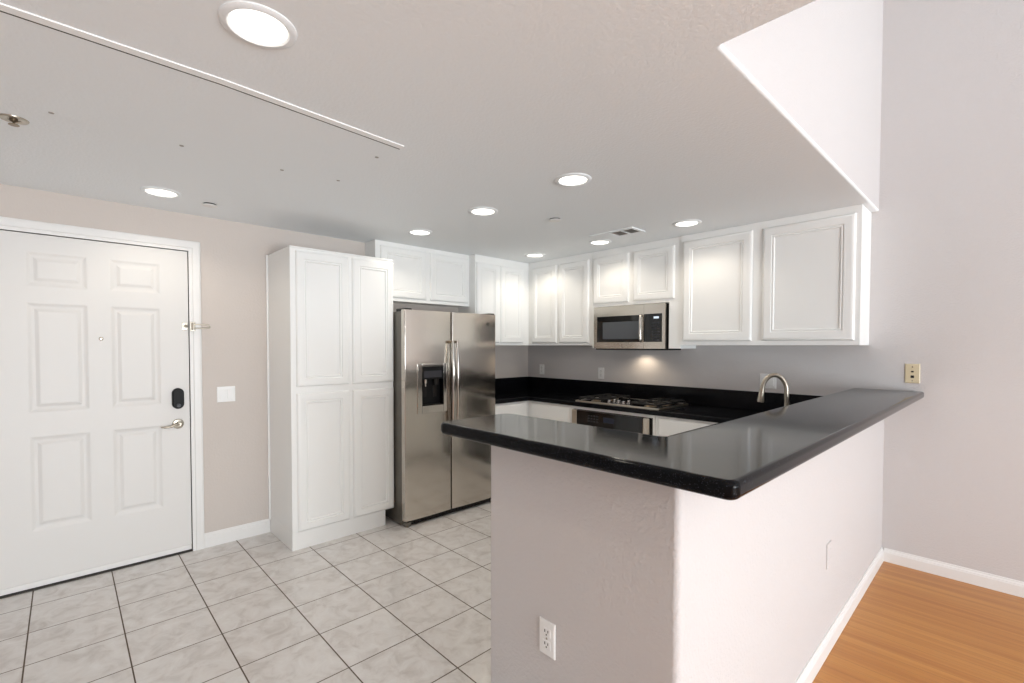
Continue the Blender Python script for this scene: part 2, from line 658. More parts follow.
# swing bar guard: catch on the door, bar on the casing
bm = NB()
box(bm, -.003, .003, D1 - .036, D1 - .006, 1.515, 1.565, .0015)
lathe(bm, (.003, D1 - .017, 1.54), (1, 0, 0), [(.006, 0), (.005, .014), (.009, .018), (.01, .024), (.007, .031), (0, .033)], 14)
tag(obj('guard_catch', bm, M['nickel'], door, True), 'nickel catch for the swing bar')
gd = thing('door_guard', (.019, D1 + .03, 1.54), 'nickel swing bar door guard on the right casing of the front door', 'door guard')
cbox('hinge_plate', M['nickel'], gd, .019, .023, D1 + .006, D1 + .036, 1.508, 1.572, bev=.0015)
bm = NB()
lathe(bm, (.034, D1 + .02, 1.515), (0, 0, 1), [(.008, 0), (.008, .05)], 14)
obj('hinge_barrel', bm, M['nickel'], gd, True)
bm = NB()
tube(bm, smooth_path([(.034, D1 + .02, 1.527), (.038, D1 + .05, 1.527), (.042, D1 + .105, 1.529), (.043, D1 + .116, 1.54), (.042, D1 + .105, 1.551), (.038, D1 + .05, 1.553), (.034, D1 + .02, 1.553)]), .0045, 10)
obj('swing_bar', bm, M['nickel'], gd, True)

# ------------------------------------------------------------------ cabinets
# ring profile of the cabinet doors: broad frame, groove, bead, flat field
CR = [(.002, -.001), (.005, -.006), (.009, -.0065), (.012, -.003), (.017, -.003), (.022, -.010), (.030, -.010)]
CE = ((0, -.016), (.001, -.012), (.0045, -.007), (.010, -.003), (.016, -.0008), (.021, 0), (.023, 0))
FRAME = .052


def cab_door(parent, O, U, N, w, h, name='door', fr=FRAME, t=.02, rings=CR):
    bm = NB()
    O = Vector(O)
    panel_slab(bm, O + Vector(N) * t, U, (0, 0, 1), N, w, h, t, [(fr, fr, w - fr, h - fr)], rings, edge=CE)
    return obj(name, bm, M['cabinet'], parent, 32)


def drawer_front(parent, O, U, N, w, h):
    bm = NB()
    panel_slab(bm, Vector(O) + Vector(N) * .02, U, (0, 0, 1), N, w, h, .02, [], [], edge=CE)
    return obj('drawer', bm, M['cabinet'], parent, 20)


AX, AN = (0, 1, 0), (1, 0, 0)        # doors on the left wall
BXU, BN = (1, 0, 0), (0, -1, 0)      # doors on the back wall

# pantry
PX0, PY0, PY1, PZ = .485, -2.787, -2.013, 2.086
t = thing('pantry_cabinet', (.25, (PY0 + PY1) / 2, 0), 'tall white four door pantry cabinet between the entry wall and the refrigerator', 'cabinet')
bm = NB()
box(bm, .001, PX0, PY0, PY1, .12, PZ, .002)
obj('body', bm, M['cabinet'], t)
bm = NB()
box(bm, .001, PX0 - .0, PY0 + .0, PY1 - .075, .0, .12)
obj('toe_kick', bm, M['cabinet'], t)
cbox('top_edge', M['cabinet'], t, PX0 - .005, PX0 + .012, PY0 - .004, PY1, PZ - .012, PZ, bev=.004)
cbox('side_stile', M['cabinet'], t, .001, .02, PY0 - .012, PY0, .1, PZ, bev=.003)
for (a, b) in ((-2.752, -2.378), (-2.352, -2.014)):
    for (c, d) in ((1.128, 2.058), (.125, 1.082)):
        cab_door(t, (PX0, a, c), AX, AN, b - a, d - c)

# over the refrigerator
OD = .186
t = thing('wall_cabinet', (.1, -1.51, 1.797), 'shallow white two door wall cabinet above the refrigerator', 'cabinet')
cbox('body', M['cabinet'], t, .001, OD, -2.007, -1.012, 1.797, CEIL - .001, bev=.0015)
for a, b in ((-1.965, -1.512), (-1.47, -1.032)):
    cab_door(t, (OD, a, 1.826), AX, AN, b - a, 2.258 - 1.826)

UB, UD = 1.4188, .2735
# left wall corner
t = thing('wall_cabinet', (.13, -.6, UB), 'tall narrow white wall cabinet pair in the corner right of the refrigerator', 'cabinet')
cbox('body', M['cabinet'], t, .001, UD, -1.01, -.001, UB, CEIL - .001, bev=.0015)
for a, b in ((-1.0, -.705), (-.685, -.36)):
    cab_door(t, (UD, a, 1.443), AX, AN, b - a, 2.225 - 1.443)
# back wall corner
t = thing('wall_cabinet', (.72, -.13, UB), 'white two door wall cabinet between the corner and the microwave', 'cabinet')
cbox('body', M['cabinet'], t, UD + .0015, 1.118, -UD, -.001, UB, CEIL - .001, bev=.0015)
for a, b in ((.335, .682), (.715, 1.082)):
    cab_door(t, (a, -UD, 1.443), BXU, BN, b - a, 2.232 - 1.443)
# over the microwave
t = thing('wall_cabinet', (1.55, -.13, 1.775), 'short white two door wall cabinet directly above the microwave', 'cabinet')
cbox('body', M['cabinet'], t, 1.119, 2.003, -UD, -.001, 1.775, CEIL - .001, bev=.0015)
cbox('side_panel', M['cabinet'], t, 1.119, 1.169, -UD, -.001, 1.392, 1.775, bev=.001)
cbox('side_panel', M['cabinet'], t, 1.9, 2.003, -UD, -.001, 1.392, 1.775, bev=.001)
for a, b in ((1.135, 1.518), (1.562, 1.948)):
    cab_door(t, (a, -UD, 1.803), BXU, BN, b - a, 2.236 - 1.803)
# big pair at the right
t = thing('wall_cabinet', (2.6, -.13, UB), 'large white two door wall cabinet above the bar end, right of the microwave', 'cabinet')
cbox('body', M['cabinet'], t, 2.004, 3.194, -UD - .012, -.001, UB, CEIL - .001, bev=.002)
for a, b in ((2.028, 2.553), (2.622, 3.165)):
    cab_door(t, (a, -UD - .012, 1.45), BXU, BN, b - a, 2.248 - 1.45, fr=.058)

# base cabinets
CT, CB = .914, .876            # counter top and underside
BD = .58                       # base cabinet depth
TK = .1


def base_cab(label, loc, rect, doors, toe):
    t = thing('base_cabinet', loc, label, 'cabinet')
    cbox('body', M['cabinet'], t, *rect, TK, CB, bev=.001)
    cbox('toe_kick', M['cabinet'], t, *toe, 0, TK)
    for (O, U, N, w) in doors:
        O = Vector(O)
        drawer_front(t, O + Vector((0, 0, .715)), U, N, w, .145)
        cab_door(t, O + Vector((0, 0, .125)), U, N, w, .575)
    return t


base_cab('white base cabinet right of the refrigerator under the short black counter', (.3, -.8, 0), (.002, BD, -1.055, -BD - .002),
         [((BD, -1.045, 0), AX, AN, .42)], (.002, BD - .07, -1.055, -BD - .002))
base_cab('white base cabinet in the corner left of the wall oven', (.6, -.3, 0), (.002, 1.12, -BD, -.002),
         [((.63, -BD, 0), BXU, BN, .48)], (.002, 1.12, -BD + .07, -.002))
base_cab('white base cabinet right of the wall oven under the black counter', (2.2, -.3, 0), (1.962, 2.545, -BD, -.002),
         [((1.985, -BD, 0), BXU, BN, .54)], (1.962, 2.545, -BD + .07, -.002))
PXF = 2.57                    # kitchen face of the base run behind the half wall
t = base_cab('white base cabinet run behind the half wall under the sink counter', (2.87, -1.6, 0), (PXF, BX - BT - .002, BY + BT + .002, -.002),
             [((PXF, -1.17 - .5 * k, 0), (0, -1, 0), (-1, 0, 0), .47) for k in range(3)], (PXF + .07, BX - BT - .002, BY + BT + .002, -.002))
# oven housing
t = thing('base_cabinet', (1.55, -.3, 0), 'white base cabinet frame around the black wall oven', 'cabinet')
bm = NB()
box(bm, 1.122, 1.145, -BD, -.002, TK, CB)
box(bm, 1.937, 1.96, -BD, -.002, TK, CB)
box(bm, 1.145, 1.937, -BD, -.002, .85, CB)
box(bm, 1.145, 1.937, -BD, -.002, TK, .15)
obj('body', bm, M['cabinet'], t)
cbox('toe_kick', M['cabinet'], t, 1.122, 1.96, -BD + .07, -.002, 0, TK)

# wall oven
t = thing('wall_oven', (1.54, -.3, .151), 'built-in black glass wall oven with steel end caps below the cooktop', 'oven')
cbox('body', M['dark_metal'], t, 1.148, 1.934, -BD + .0, -.05, .152, .848)
cbox('control_panel', M['black_gloss'], t, 1.205, 1.862, -BD - .028, -BD, .715, .846, bev=.003)
cbox('end_cap', M['steel_plate'], t, 1.148, 1.205, -BD - .03, -BD, .715, .847, bev=.008, seg=3)
cbox('end_cap', M['steel_plate'], t, 1.862, 1.916, -BD - .03, -BD, .715, .847, bev=.012, seg=3)
bm = NB()
for i in range(4):
    for j in range(3):
        box(bm, 1.33 + i * .03, 1.348 + i * .03, -BD - .0295, -BD - .027, .755 + j * .024, .767 + j * .024)
obj('keypad', bm, M['button'], t)
cbox('display', M['blue_panel'], t, 1.49, 1.6, -BD - .029, -BD - .027, .765, .81)
dr = obj('door', box(NB(), 1.15, 1.932, -BD - .026, -BD, .16, .706, .004), M['black_gloss'], t, 35)
cbox('window', M['window_mesh'], dr, 1.29, 1.79, -BD - .0275, -BD - .025, .25, .57)
bm = NB()
tube(bm, [(1.2, -BD - .065, .665), (1.882, -BD - .065, .665)], .011)
tube(bm, [(1.24, -BD - .02, .665), (1.24, -BD - .065, .665)], .008)
tube(bm, [(1.84, -BD - .02, .665), (1.84, -BD - .065, .665)], .008)
obj('handle', bm, M['steel_handle'], dr, True)

# ------------------------------------------------------------------ counters
def bull(z0, z1, r):
    mid = []
    for s in range(9):
        a = -math.pi / 2 + math.pi * s / 8
        mid.append(((z0 + z1) / 2 + (z1 - z0) / 2 * math.sin(a), r * (1 - math.cos(a))))
    return mid


def eased(z0, z1, rt, rb):
    out = [(z0, rb + .003)]
    for s in range(6):
        a = math.pi / 2 * s / 5
        out.append((z0 + rb * (1 - math.cos(a)), rb * (1 - math.sin(a))))
    for s in range(6):
        a = math.pi / 2 * s / 5
        out.append((z1 - rt * (1 - math.sin(a)), rt * (1 - math.cos(a))))
    out.append((z1, rt + .003))
    return out


t = thing('kitchen_counter', (1.4, -.4, CB), 'lower black granite counter along the two walls and behind the bar', 'countertop')
CD = .607
cc = [(.001, -1.058, .006), (CD, -1.058, .006), (CD, -CD, .02), (2.545, -CD, .02), (2.545, BY + BT + .003, .006), (BX - BT - .001, BY + BT + .003, .001), (BX - BT - .001, -.001, .001), (.001, -.001, .001)]
bm = poly_solid(NB(), cc, eased(CB + .0005, CT, .008, .008))
obj('countertop', bm, M['granite'], t, 35)
BSH = 1.0602
tag(cbox('backsplash', M['granite'], None, .021, BX - BT - .001, -.021, -.001, CT + .0005, BSH, bev=.002), 'long black granite backsplash strip behind the cooktop', 'backsplash')
tag(cbox('backsplash', M['granite'], None, .001, .0205, -1.058, -.001, CT + .0005, BSH, bev=.002), 'short black granite backsplash strip beside the refrigerator', 'backsplash')

SX0, SX1, SXI, SYF, SYB = 2.392, 3.462, 3.112, -2.913, -2.554
sc_ = [(SX0, SYF, .045), (SX1, SYF, .028), (SX1 + .018, -.001, .02), (SXI, -.001, .002), (SXI, SYB, .03), (SX0, SYB, .05)]
bm = poly_solid(NB(), sc_, eased(SL_T - SL_H + .0005, SL_T, .013, .016), k=8)
bar = obj('bar_countertop', bm, M['granite'], None, 35)
tag(bar, 'raised black granite bar top with rounded edge on the half wall', 'countertop')

# ------------------------------------------------------------------ refrigerator
FX, FB = .66, .60
FY0, FS, FY1, FZ0, FZ1 = -2.0105, -1.569, -1.08, .048, 1.69
t = thing('refrigerator', (.35, (FY0 + FY1) / 2, 0), 'stainless steel side by side refrigerator with water dispenser beside the pantry', 'refrigerator')
cbox('body', M['grey_paint'], t, .03, FB, FY0 + .004, FY1 - .004, .012, FZ1 - .012, bev=.004)


def fdoor(name, y0, y1, cut=None):
    """door with bulged, round-cornered front; cut = dispenser recess (y0, y1, z0, z1)"""
    bm = NB()
    w = y1 - y0
    r = .008
    us = []
    for s in range(6):
        a = math.pi / 2 * s / 5
        us.append((r * (1 - math.cos(a)), -r * (1 - math.sin(a))))
    n = 14
    cols = list(us)
    for s in range(1, n):
        cols.append((r + (w - 2 * r) * s / n, 0))
    cols += [(w - u, d) for u, d in reversed(us)]
    extra = set()
    if cut:
        for c in cut[:2]:
            i = min(range(7, len(cols) - 7), key=lambda q: abs(cols[q][0] - (c - y0)))
            cols[i] = (c - y0, 0)

    def xf(u, d):
        bul = .007 * (1 - ((u / w) * 2 - 1) ** 2)
        return FX - .007 + bul + d
    zl = [FZ0, FZ1] if not cut else [FZ0, cut[2], cut[3], FZ1]
    grid = [[bm.verts.new((xf(u, d), y0 + u, z)) for u, d in cols] for z in zl]
    for j in range(len(zl) - 1):
        for i in range(len(cols) - 1):
            if cut and j == 1 and cut[0] - 1e-6 <= y0 + (cols[i][0] + cols[i + 1][0]) / 2 <= cut[1] + 1e-6:
                continue
            bm.faces.new((grid[j][i], grid[j][i + 1], grid[j + 1][i + 1], grid[j + 1][i]))
    b0 = [bm.verts.new((FB + .006, y0, z)) for z in zl]
    b1 = [bm.verts.new((FB + .006, y1, z)) for z in zl]
    for j in range(len(zl) - 1):
        bm.faces.new((b0[j], grid[j][0], grid[j + 1][0], b0[j + 1]))
        bm.faces.new((grid[j][-1], b1[j], b1[j + 1], grid[j + 1][-1]))
    bm.faces.new([b0[0]] + [b1[0]] + list(reversed(grid[0])))
    bm.faces.new([b1[-1], b0[-1]] + grid[-1])
    bm.faces.new(b1 + list(reversed(b0)))
    return obj(name, bm, M['steel'], t, 30)


DC = (-1.862, -1.654, .93, 1.25)
fz = fdoor('freezer_door', FY0, FS - .0055, DC)
fr = fdoor('refrigerator_door', FS + .0055, FY1)
cbox('door_gasket', M['rubber'], t, FB, FB + .006, FY0 + .01, FY1 - .01, FZ0 + .01, FZ1 - .014)
# dispenser
disp = obj('dispenser', box(NB(), FB + .008, FB + .012, DC[0], DC[1], DC[2], DC[3]), M['black'], t)
bm = NB()
a0, a1, c0, c1 = DC
box(bm, FB + .01, FX - .002, a0, a0 + .004, c0, c1)
box(bm, FB + .01, FX - .002, a1 - .004, a1, c0, c1)
box(bm, FB + .01, FX - .002, a0, a1, c0, c0 + .004)
box(bm, FB + .01, FX - .002, a0, a1, c1 - .004, c1)
obj('recess', bm, M['black_gloss'], disp)
bm = NB()
o = .04
xf0, xf1 = FX - .012, FX + .006
box(bm, xf0, xf1, a0 - o, a0 + .002, c0 - .055, c1 + .022, .003)
box(bm, xf0, xf1, a1 - .002, a1 + o, c0 - .055, c1 + .022, .003)
box(bm, xf0, xf1, a0 + .002, a1 - .002, c0 - .055, c0 + .004, .003)
box(bm, xf0, xf1, a0 + .002, a1 - .002, c1 - .004, c1 + .022, .003)
tag(obj('surround', bm, M['steel_handle'], disp, 35), 'pale steel dispenser frame')
bm = NB()
box(bm, FX - .03, FX + .002, a0 + .004, a1 - .004, 1.145, c1 - .003, .004)
obj('control_panel', bm, M['black'], disp, 35)
bm = NB()
box(bm, FX + .0015, FX + .0022, a0 + .02, a1 - .02, 1.158, 1.212)
for i in range(5):
    box(bm, FX + .002, FX + .0028, a0 + .03 + i * .028, a0 + .047 + i * .028, 1.165, 1.172)
    box(bm, FX + .002, FX + .0028, a0 + .036 + i * .028, a0 + .044 + i * .028, 1.196, 1.206)
obj('keypad', bm, M['button'], disp)
bm = NB()
lathe(bm, (FX - .035, a0 + .055, 1.145), (0, 0, -1), [(.018, 0), (.018, .03), (.011, .04), (.011, .06), (0, .06)], 16)
obj('water_spout', bm, M['chrome'], disp, True)
bm = NB()
lathe(bm, (FX - .035, a1 - .055, 1.145), (0, 0, -1), [(.026, 0), (.022, .05), (0, .05)], 16)
obj('ice_chute', bm, M['dark_metal'], disp, True)
cbox('paddle', M['dark_metal'], disp, FX - .05, FX - .045, a0 + .04, a0 + .075, 1.0, 1.1, bev=.002)
cbox('paddle', M['dark_metal'], disp, FX - .05, FX - .045, a1 - .075, a1 - .035, 1.0, 1.1, bev=.002)
cbox('drip_tray', M['dark_metal'], disp, FB + .014, FX - .004, a0 + .006, a1 - .006, c0 + .004, c0 + .012, bev=.002)


def handle(parent, y):
    bm = NB()
    z0, z1 = .66, 1.455
    pts, rs = [], []
    for s in range(25):
        q = s / 24
        pts.append((FX + .034 + .012 * math.sin(math.pi * q), y, z0 + (z1 - z0) * q))
        rs.append(.0115 + .0025 * math.sin(math.pi * q))
    tube(bm, pts, rs, 14)
    h = obj('handle', bm, M['steel_handle'], parent, True)
    for zz in (z0 + .012, z1 - .012):
        bm = NB()
        tube(bm, [(FX - .003, y, zz), (FX + .036, y, zz)], .013, 12)
        tag(obj('handle_mount', bm, M['brown_metal'], h, True), 'bronze tinted handle mount')


handle(t, FS - .016)
handle(t, FS + .03)
bm = NB()
lathe(bm, (FX - .006, -1.176, 1.605), (1, 0, 0), [(.014, 0), (.014, .008), (.012, .009), (0, .009)], 24)
bd = tag(obj('badge', bm, M['dark_metal'], t, True), 'small round dark maker badge')
bm = NB()
tube(bm, [(FX + .0035, -1.176 + .0085 * math.cos(q * math.pi / 8), 1.605 + .0085 * math.sin(q * math.pi / 8)) for q in range(17)], .0012, 6)
obj('badge_ring', bm, M['chrome'], bd, True)
cbox('base_grille', M['black'], t, FB - .06, FX - .015, FY0 + .03, FY1 - .03, .012, .046, bev=.003)
bm = NB()
for i in range(24):
    y = FY0 + .06 + i * .034
    box(bm, FX - .016, FX - .012, y, y + .02, .018, .04)
obj('grille_slots', bm, M['dark_metal'], t)
for y in (FY0 + .008, FY1 - .058):
    cbox('corner_foot', M['grey_paint'], t, FB - .05, FX - .01, y, y + .05, 0, .036, bev=.008, seg=3)
for y in (FY0 + .01, FY1 - .07):
    cbox('hinge_cover', M['dark_metal'], t, FB - .09, FX - .012, y, y + .06, FZ1 - .012, FZ1 + .012, bev=.005)

# ------------------------------------------------------------------ microwave
MX0, MX1, MY, MZ0, MZ1 = 1.171, 1.884, -.316, 1.386, 1.768
t = thing('microwave', (1.56, -.19, MZ0), 'stainless steel over-the-range microwave with black window under the short cabinet', 'microwave')
cbox('body', M['dark_metal'], t, MX0 + .002, MX1 - .002, MY + .03, -.022, MZ0, MZ1, bev=.002)
bm = NB()
xs_, zs_ = 1.738, MZ1
# steel door frame around the window: left, right strip, top, bottom
wx0, wx1, wz0, wz1 = 1.206, 1.656, 1.447, 1.68
box(bm, MX0, wx0, MY, MY + .03, MZ0 + .004, MZ1)
box(bm, wx1, 1.692, MY, MY + .03, MZ0 + .004, MZ1)
box(bm, wx0, wx1, MY, MY + .03, MZ0 + .004, wz0)
box(bm, wx0, wx1, MY, MY + .03, wz1, MZ1)
dr = obj('door', bm, M['steel'], t)
cbox('window', M['black_gloss'], dr, wx0 - .001, wx1 + .001, MY + .001, MY + .03, wz0, wz1)
cbox('window_mesh', M['window_mesh'], dr, 1.27, 1.648, MY - .0008, MY + .002, 1.475, 1.628)
bm = NB()
tube(bm, smooth_path([(1.674, MY + .002, 1.452), (1.674, MY - .02, 1.458), (1.674, MY - .027, 1.49), (1.674, MY - .029, 1.56), (1.674, MY - .027, 1.635), (1.674, MY - .02, 1.668), (1.674, MY + .002, 1.674)]), .0105, 12)
obj('handle', bm, M['steel_handle'], dr, True)
bm = NB()
px0, px1 = 1.692, MX1
box(bm, px0 + .0015, px1, MY, MY + .03, MZ0 + .004, wz0)
box(bm, px0 + .0015, px1, MY, MY + .03, wz1 + .004, MZ1)
box(bm, px1 - .022, px1, MY, MY + .03, wz0, wz1 + .004)
cp = obj('control_fascia', bm, M['steel'], t)
cbox('control_panel', M['black_gloss'], cp, px0 + .0015, px1 - .022, MY + .001, MY + .03, wz0, wz1 + .004)
cbox('display', M['display'], cp, 1.785, 1.832, MY - .0006, MY + .002, 1.643, 1.66)
bm = NB()
for i in range(3):
    for j in range(7):
        box(bm, 1.77 + i * .026, 1.785 + i * .026, MY - .0006, MY + .002, 1.458 + j * .024, 1.467 + j * .024)
obj('keypad', bm, M['button'], cp)
cbox('base_vent', M['black'], t, MX0 + .02, MX1 - .01, MY + .008, -.01, MZ0 - .008, MZ0 + .002)
lm = obj('cooking_lamp', lathe(NB(), (1.54, -.11, MZ0 - .0085), (0, 0, 1), [(.03, 0), (.03, .003)], 20), M['lens'], t)
ld = bpy.data.lights.new('cooking_lamp_light', 'SPOT')
ld.energy = 2.6
ld.color = (1, .82, .6)
ld.spot_size = math.radians(150)
ld.spot_blend = .6
ld.shadow_soft_size = .03
lo = bpy.data.objects.new('cooking_lamp_light', ld)
COL.objects.link(lo)
lo.parent = t
lo.location = Vector((1.54, -.11, MZ0 - .016)) - wloc(t)

# ------------------------------------------------------------------ cooktop
t = thing('gas_cooktop', (1.57, -.34, CT), 'stainless steel gas cooktop with black grates set in the black counter', 'cooktop')
cx0, cx1, cy0, cy1 = 1.165, 1.985, -.575, -.085
bm = NB()
panel_slab(bm, (cx0, cy0, CT + .012), (1, 0, 0), (0, 1, 0), (0, 0, 1), cx1 - cx0, cy1 - cy0, .0115, [(.02, .02, cx1 - cx0 - .02, cy1 - cy0 - .02)], [(.006, -.004), (.012, -.005)], edge=((0, -.006), (.003, -.001), (.008, 0)))
obj('plate', bm, M['black_gloss'], t, 25)
bm = NB()
for q in ((cx0, cx1, cy0 - .003, cy0 + .014), (cx0, cx1, cy1 - .012, cy1 + .003), (cx0 - .003, cx0 + .012, cy0 + .0141, cy1 - .0121), (cx1 - .012, cx1 + .003, cy0 + .0141, cy1 - .0121)):
    box(bm, *q, CT + .0005, CT + .0135, .002)
tag(obj('rim', bm, M['steel_plate'], t, 25), 'steel rim of the cooktop')
burners = [(1.31, -.45), (1.31, -.2), (1.84, -.45), (1.84, -.2)]
for bx_, by_ in burners:
    bm = NB()
    lathe(bm, (bx_, by_, CT + .007), (0, 0, 1), [(.05, 0), (.05, .004), (.036, .008), (.036, .016), (0, .016)], 20)
    b_ = obj('burner', bm, M['brown_metal'], t, True)
    bm = NB()
    lathe(bm, (bx_, by_, CT + .023), (0, 0, 1), [(.03, 0), (.031, .005), (.027, .009), (0, .01)], 20)
    obj('burner_cap', bm, M['iron'], b_, True)
for gx in (1.31, 1.84):
    bm = NB()
    g0, g1, h0, h1, zt = gx - .125, gx + .125, -.55, -.105, CT + .042
    for q in (g0, g1 - .01):
        box(bm, q, q + .01, h0, h1, zt - .012, zt, .002)
    for q in (h0, -.335, h1 - .01):
        box(bm, g0, g1, q, q + .01, zt - .012, zt, .002)
    for by_ in (-.45, -.2):
        for s in (-1, 1):
            box(bm, min(gx + s * .03, gx + s * .12), max(gx + s * .03, gx + s * .12), by_ - .005, by_ + .005, zt - .01, zt + .002, .002)
            box(bm, gx - .005, gx + .005, min(by_ + s * .03, by_ + s * .1), max(by_ + s * .03, by_ + s * .1), zt - .01, zt + .002, .002)
    for q in (g0, g1 - .012):
        for r_ in (h0, h1 - .012):
            box(bm, q, q + .012, r_, r_ + .012, CT + .006, zt - .008, .002)
    obj('grate', bm, M['iron'], t)
for kx, ky_ in ((1.475, -.5), (1.475, -.42), (1.545, -.46), (1.62, -.5), (1.62, -.42)):
    bm = NB()
    lathe(bm, (kx, ky_, CT + .007), (0, 0, 1), [(.021, 0), (.021, .004), (.017, .006), (.016, .026), (.014, .029), (0, .029)], 20)
    kn = obj('knob', bm, M['chrome'], t, True)
    cbox('pointer', M['iron'], kn, kx - .0015, kx + .0015, ky_ - .015, ky_, CT + .036, CT + .0375)

# ------------------------------------------------------------------ faucet
fxx, fyy = 2.975, -.93
t = thing('kitchen_faucet', (fxx, fyy, CT), 'brushed nickel gooseneck faucet rising behind the bar top', 'faucet')
bm = NB()
lathe(bm, (fxx, fyy, CT), (0, 0, 1), [(.032, 0), (.032, .006), (.026, .012), (.022, .05), (.02, .09), (.014, .1), (0, .1)], 24)
obj('base', bm, M['nickel'], t, True)
dirx = Vector((-.92, -.4, 0)).normalized()
bm = NB()
P0 = Vector((fxx, fyy, 0))
rad, ztop = .062, 1.258
pts = [P0 + Vector((0, 0, CT + .09)), P0 + Vector((0, 0, 1.06)), P0 + Vector((0, 0, 1.10))]
for s in range(1, 15):
    a = math.pi * s / 14 * .98
    pts.append(P0 + dirx * (rad * (1 - math.cos(a))) + Vector((0, 0, 1.152 + (ztop - .012 - 1.152) * math.sin(a) if a < math.pi / 2 else 1.152 + (ztop - .012 - 1.152) * math.sin(a))))
tube(bm, pts, .0125, 16)
obj('spout', bm, M['nickel'], t, True)
tip = pts[-1]
bm = NB()
tube(bm, [tip + Vector((0, 0, .006)), tip + dirx * .004 - Vector((0, 0, .03)), tip + dirx * .007 - Vector((0, 0, .064)), tip + dirx * .008 - Vector((0, 0, .07))], [.014, .0155, .018, .0165], 18)
obj('spray_head', bm, M['nickel'], t, True)
bm = NB()
tube(bm, [(fxx, fyy, CT + .06), (fxx, fyy + .05, CT + .075), (fxx, fyy + .085, CT + .1)], [.011, .008, .006], 12)
obj('lever', bm, M['nickel'], t, True)


# ------------------------------------------------------------------ electrical plates
def plate(name, label, cat, c, U, N, w, h, material, parts, group=None):
    """c = centre on the wall; parts = [(part name, u, z, w, h, depth, material)]"""
    c, U, N = Vector(c), Vector(U), Vector(N)
    t = thing(name, c, label, cat, group)

    def slab(u, z, ww, hh, d0, d1, bev):
        bm = NB()
        e = min(bev, ww / 4, hh / 4)
        rings = []
        for dd, ins in ((d0, 0), (d1 - e * .6, 0), (d1, e)):
            rings.append([c + U * (u + a * (ww / 2 - ins)) + Vector((0, 0, z + b * (hh / 2 - ins))) + N * dd for a, b in ((-1, -1), (1, -1), (1, 1), (-1, 1))])
        return loft(bm, rings)
    obj('cover', slab(0, 0, w, h, .0005, .006, .004), material, t, 20)
    for nm, u, z, ww, hh, d, mm in parts:
        obj(nm, slab(u, z, ww, hh, .004, d, .002), mm, t, 20)
    return t


P_ = M['plate']


def duplex(P=None):
    P = P or P_
    r = []
    for z in (.02, -.02):
        r.append(('receptacle', 0, z, .034, .028, .0075, P))
        r += [('slot', -.0065, z + .004, .0035, .009, .0082, M['hole']), ('slot', .0065, z + .004, .003, .008, .0082, M['hole']), ('ground_hole', 0, z - .007, .005, .005, .0082, M['hole'])]
    r.append(('screw', 0, 0, .006, .006, .0075, M['nickel']))
    return r


def duplex_all(P):
    return [(a, b, c, d, e, f, P if a in ('receptacle', 'screw') else g) for a, b, c, d, e, f, g in duplex(P)]


plate('light_switch', 'white double rocker light switch on the entry wall beside the door', 'light switch', (0, -3.068, 1.064), (0, 1, 0), (1, 0, 0), .114, .11, P_,
      [('rocker', -.024, 0, .034, .066, .01, P_), ('rocker', .024, 0, .034, .066, .01, P_)])
plate('wall_outlet', 'white duplex outlet low on the front end of the half wall', 'outlet', (2.844, BY, .478), (1, 0, 0), (0, -1, 0), .066, .112, P_, duplex())
plate('wall_outlet', 'outlet painted over in wall colour, low on the long bright side of the half wall', 'outlet', (BX, -1.36, .45), (0, 1, 0), (1, 0, 0), .072, .115, M['wall'], duplex_all(M['wall'])[:1] + duplex_all(M['wall'])[4:5])
plate('wall_outlet', 'white outlet above the black backsplash nearest the kitchen corner', 'outlet', (.222, 0, 1.15), (1, 0, 0), (0, -1, 0), .07, .112, P_, duplex())
plate('wall_outlet', 'white outlet above the backsplash left of the cooktop', 'outlet', (1.03, 0, 1.14), (1, 0, 0), (0, -1, 0), .07, .112, P_, duplex())
plate('wall_outlet', 'wide white outlet plate seen through the arch of the faucet', 'outlet', (2.575, 0, 1.145), (1, 0, 0), (0, -1, 0), .116, .112, P_,
      [('rocker', -.024, 0, .034, .066, .01, P_), ('rocker', .024, 0, .034, .066, .01, P_)])
plate('phone_jack', 'beige phone and cable jack plate on the wall above the bar end', 'wall jack', (3.42, 0, 1.24), (1, 0, 0), (0, -1, 0), .074, .122, M['beige'],
      [('screw', 0, .042, .008, .008, .0075, M['brown_metal']), ('cable_jack', 0, .012, .013, .009, .009, M['hole']), ('phone_socket', 0, -.02, .017, .016, .0075, M['hole']), ('screw', 0, -.046, .006, .008, .0075, M['brown_metal'])])


# ------------------------------------------------------------------ ceiling fittings
def downlight(label, x, y, big=False):
    t = thing('recessed_downlight', (x, y, CEIL), label, 'ceiling light', 'recessed ceiling downlights')
    k = 1.0
    bm = NB()
    u = [(.073, -.001), (.073, -.004), (.078, -.0085), (.09, -.0075), (.097, -.003), (.098, .0005)]
    n = 40
    rings = [[Vector((x + r * math.cos(2 * math.pi * i / n), y + r * math.sin(2 * math.pi * i / n), CEIL + z)) for i in range(n)] for r, z in u]
    loft(bm, rings, False, False)
    obj('trim_ring', bm, M['ceiling'], t, True)
    bm = NB()
    lathe(bm, (x, y, CEIL - .001), (0, 0, -1), [(.0735, 0), (.0735, .002), (.06, .004), (0, .006)], 32)
    obj('lens', bm, M['lens'], t, True)
    d = bpy.data.lights.new('downlight_beam', 'SPOT')
    d.energy = SPOT_W
    d.color = (1, .9, .76)
    d.spot_size = math.radians(146)
    d.spot_blend = .6
    d.shadow_soft_size = .05
    o = bpy.data.objects.new('downlight_beam', d)
    COL.objects.link(o)
    o.parent = t
    o.location = (0, 0, -.012)
    return t


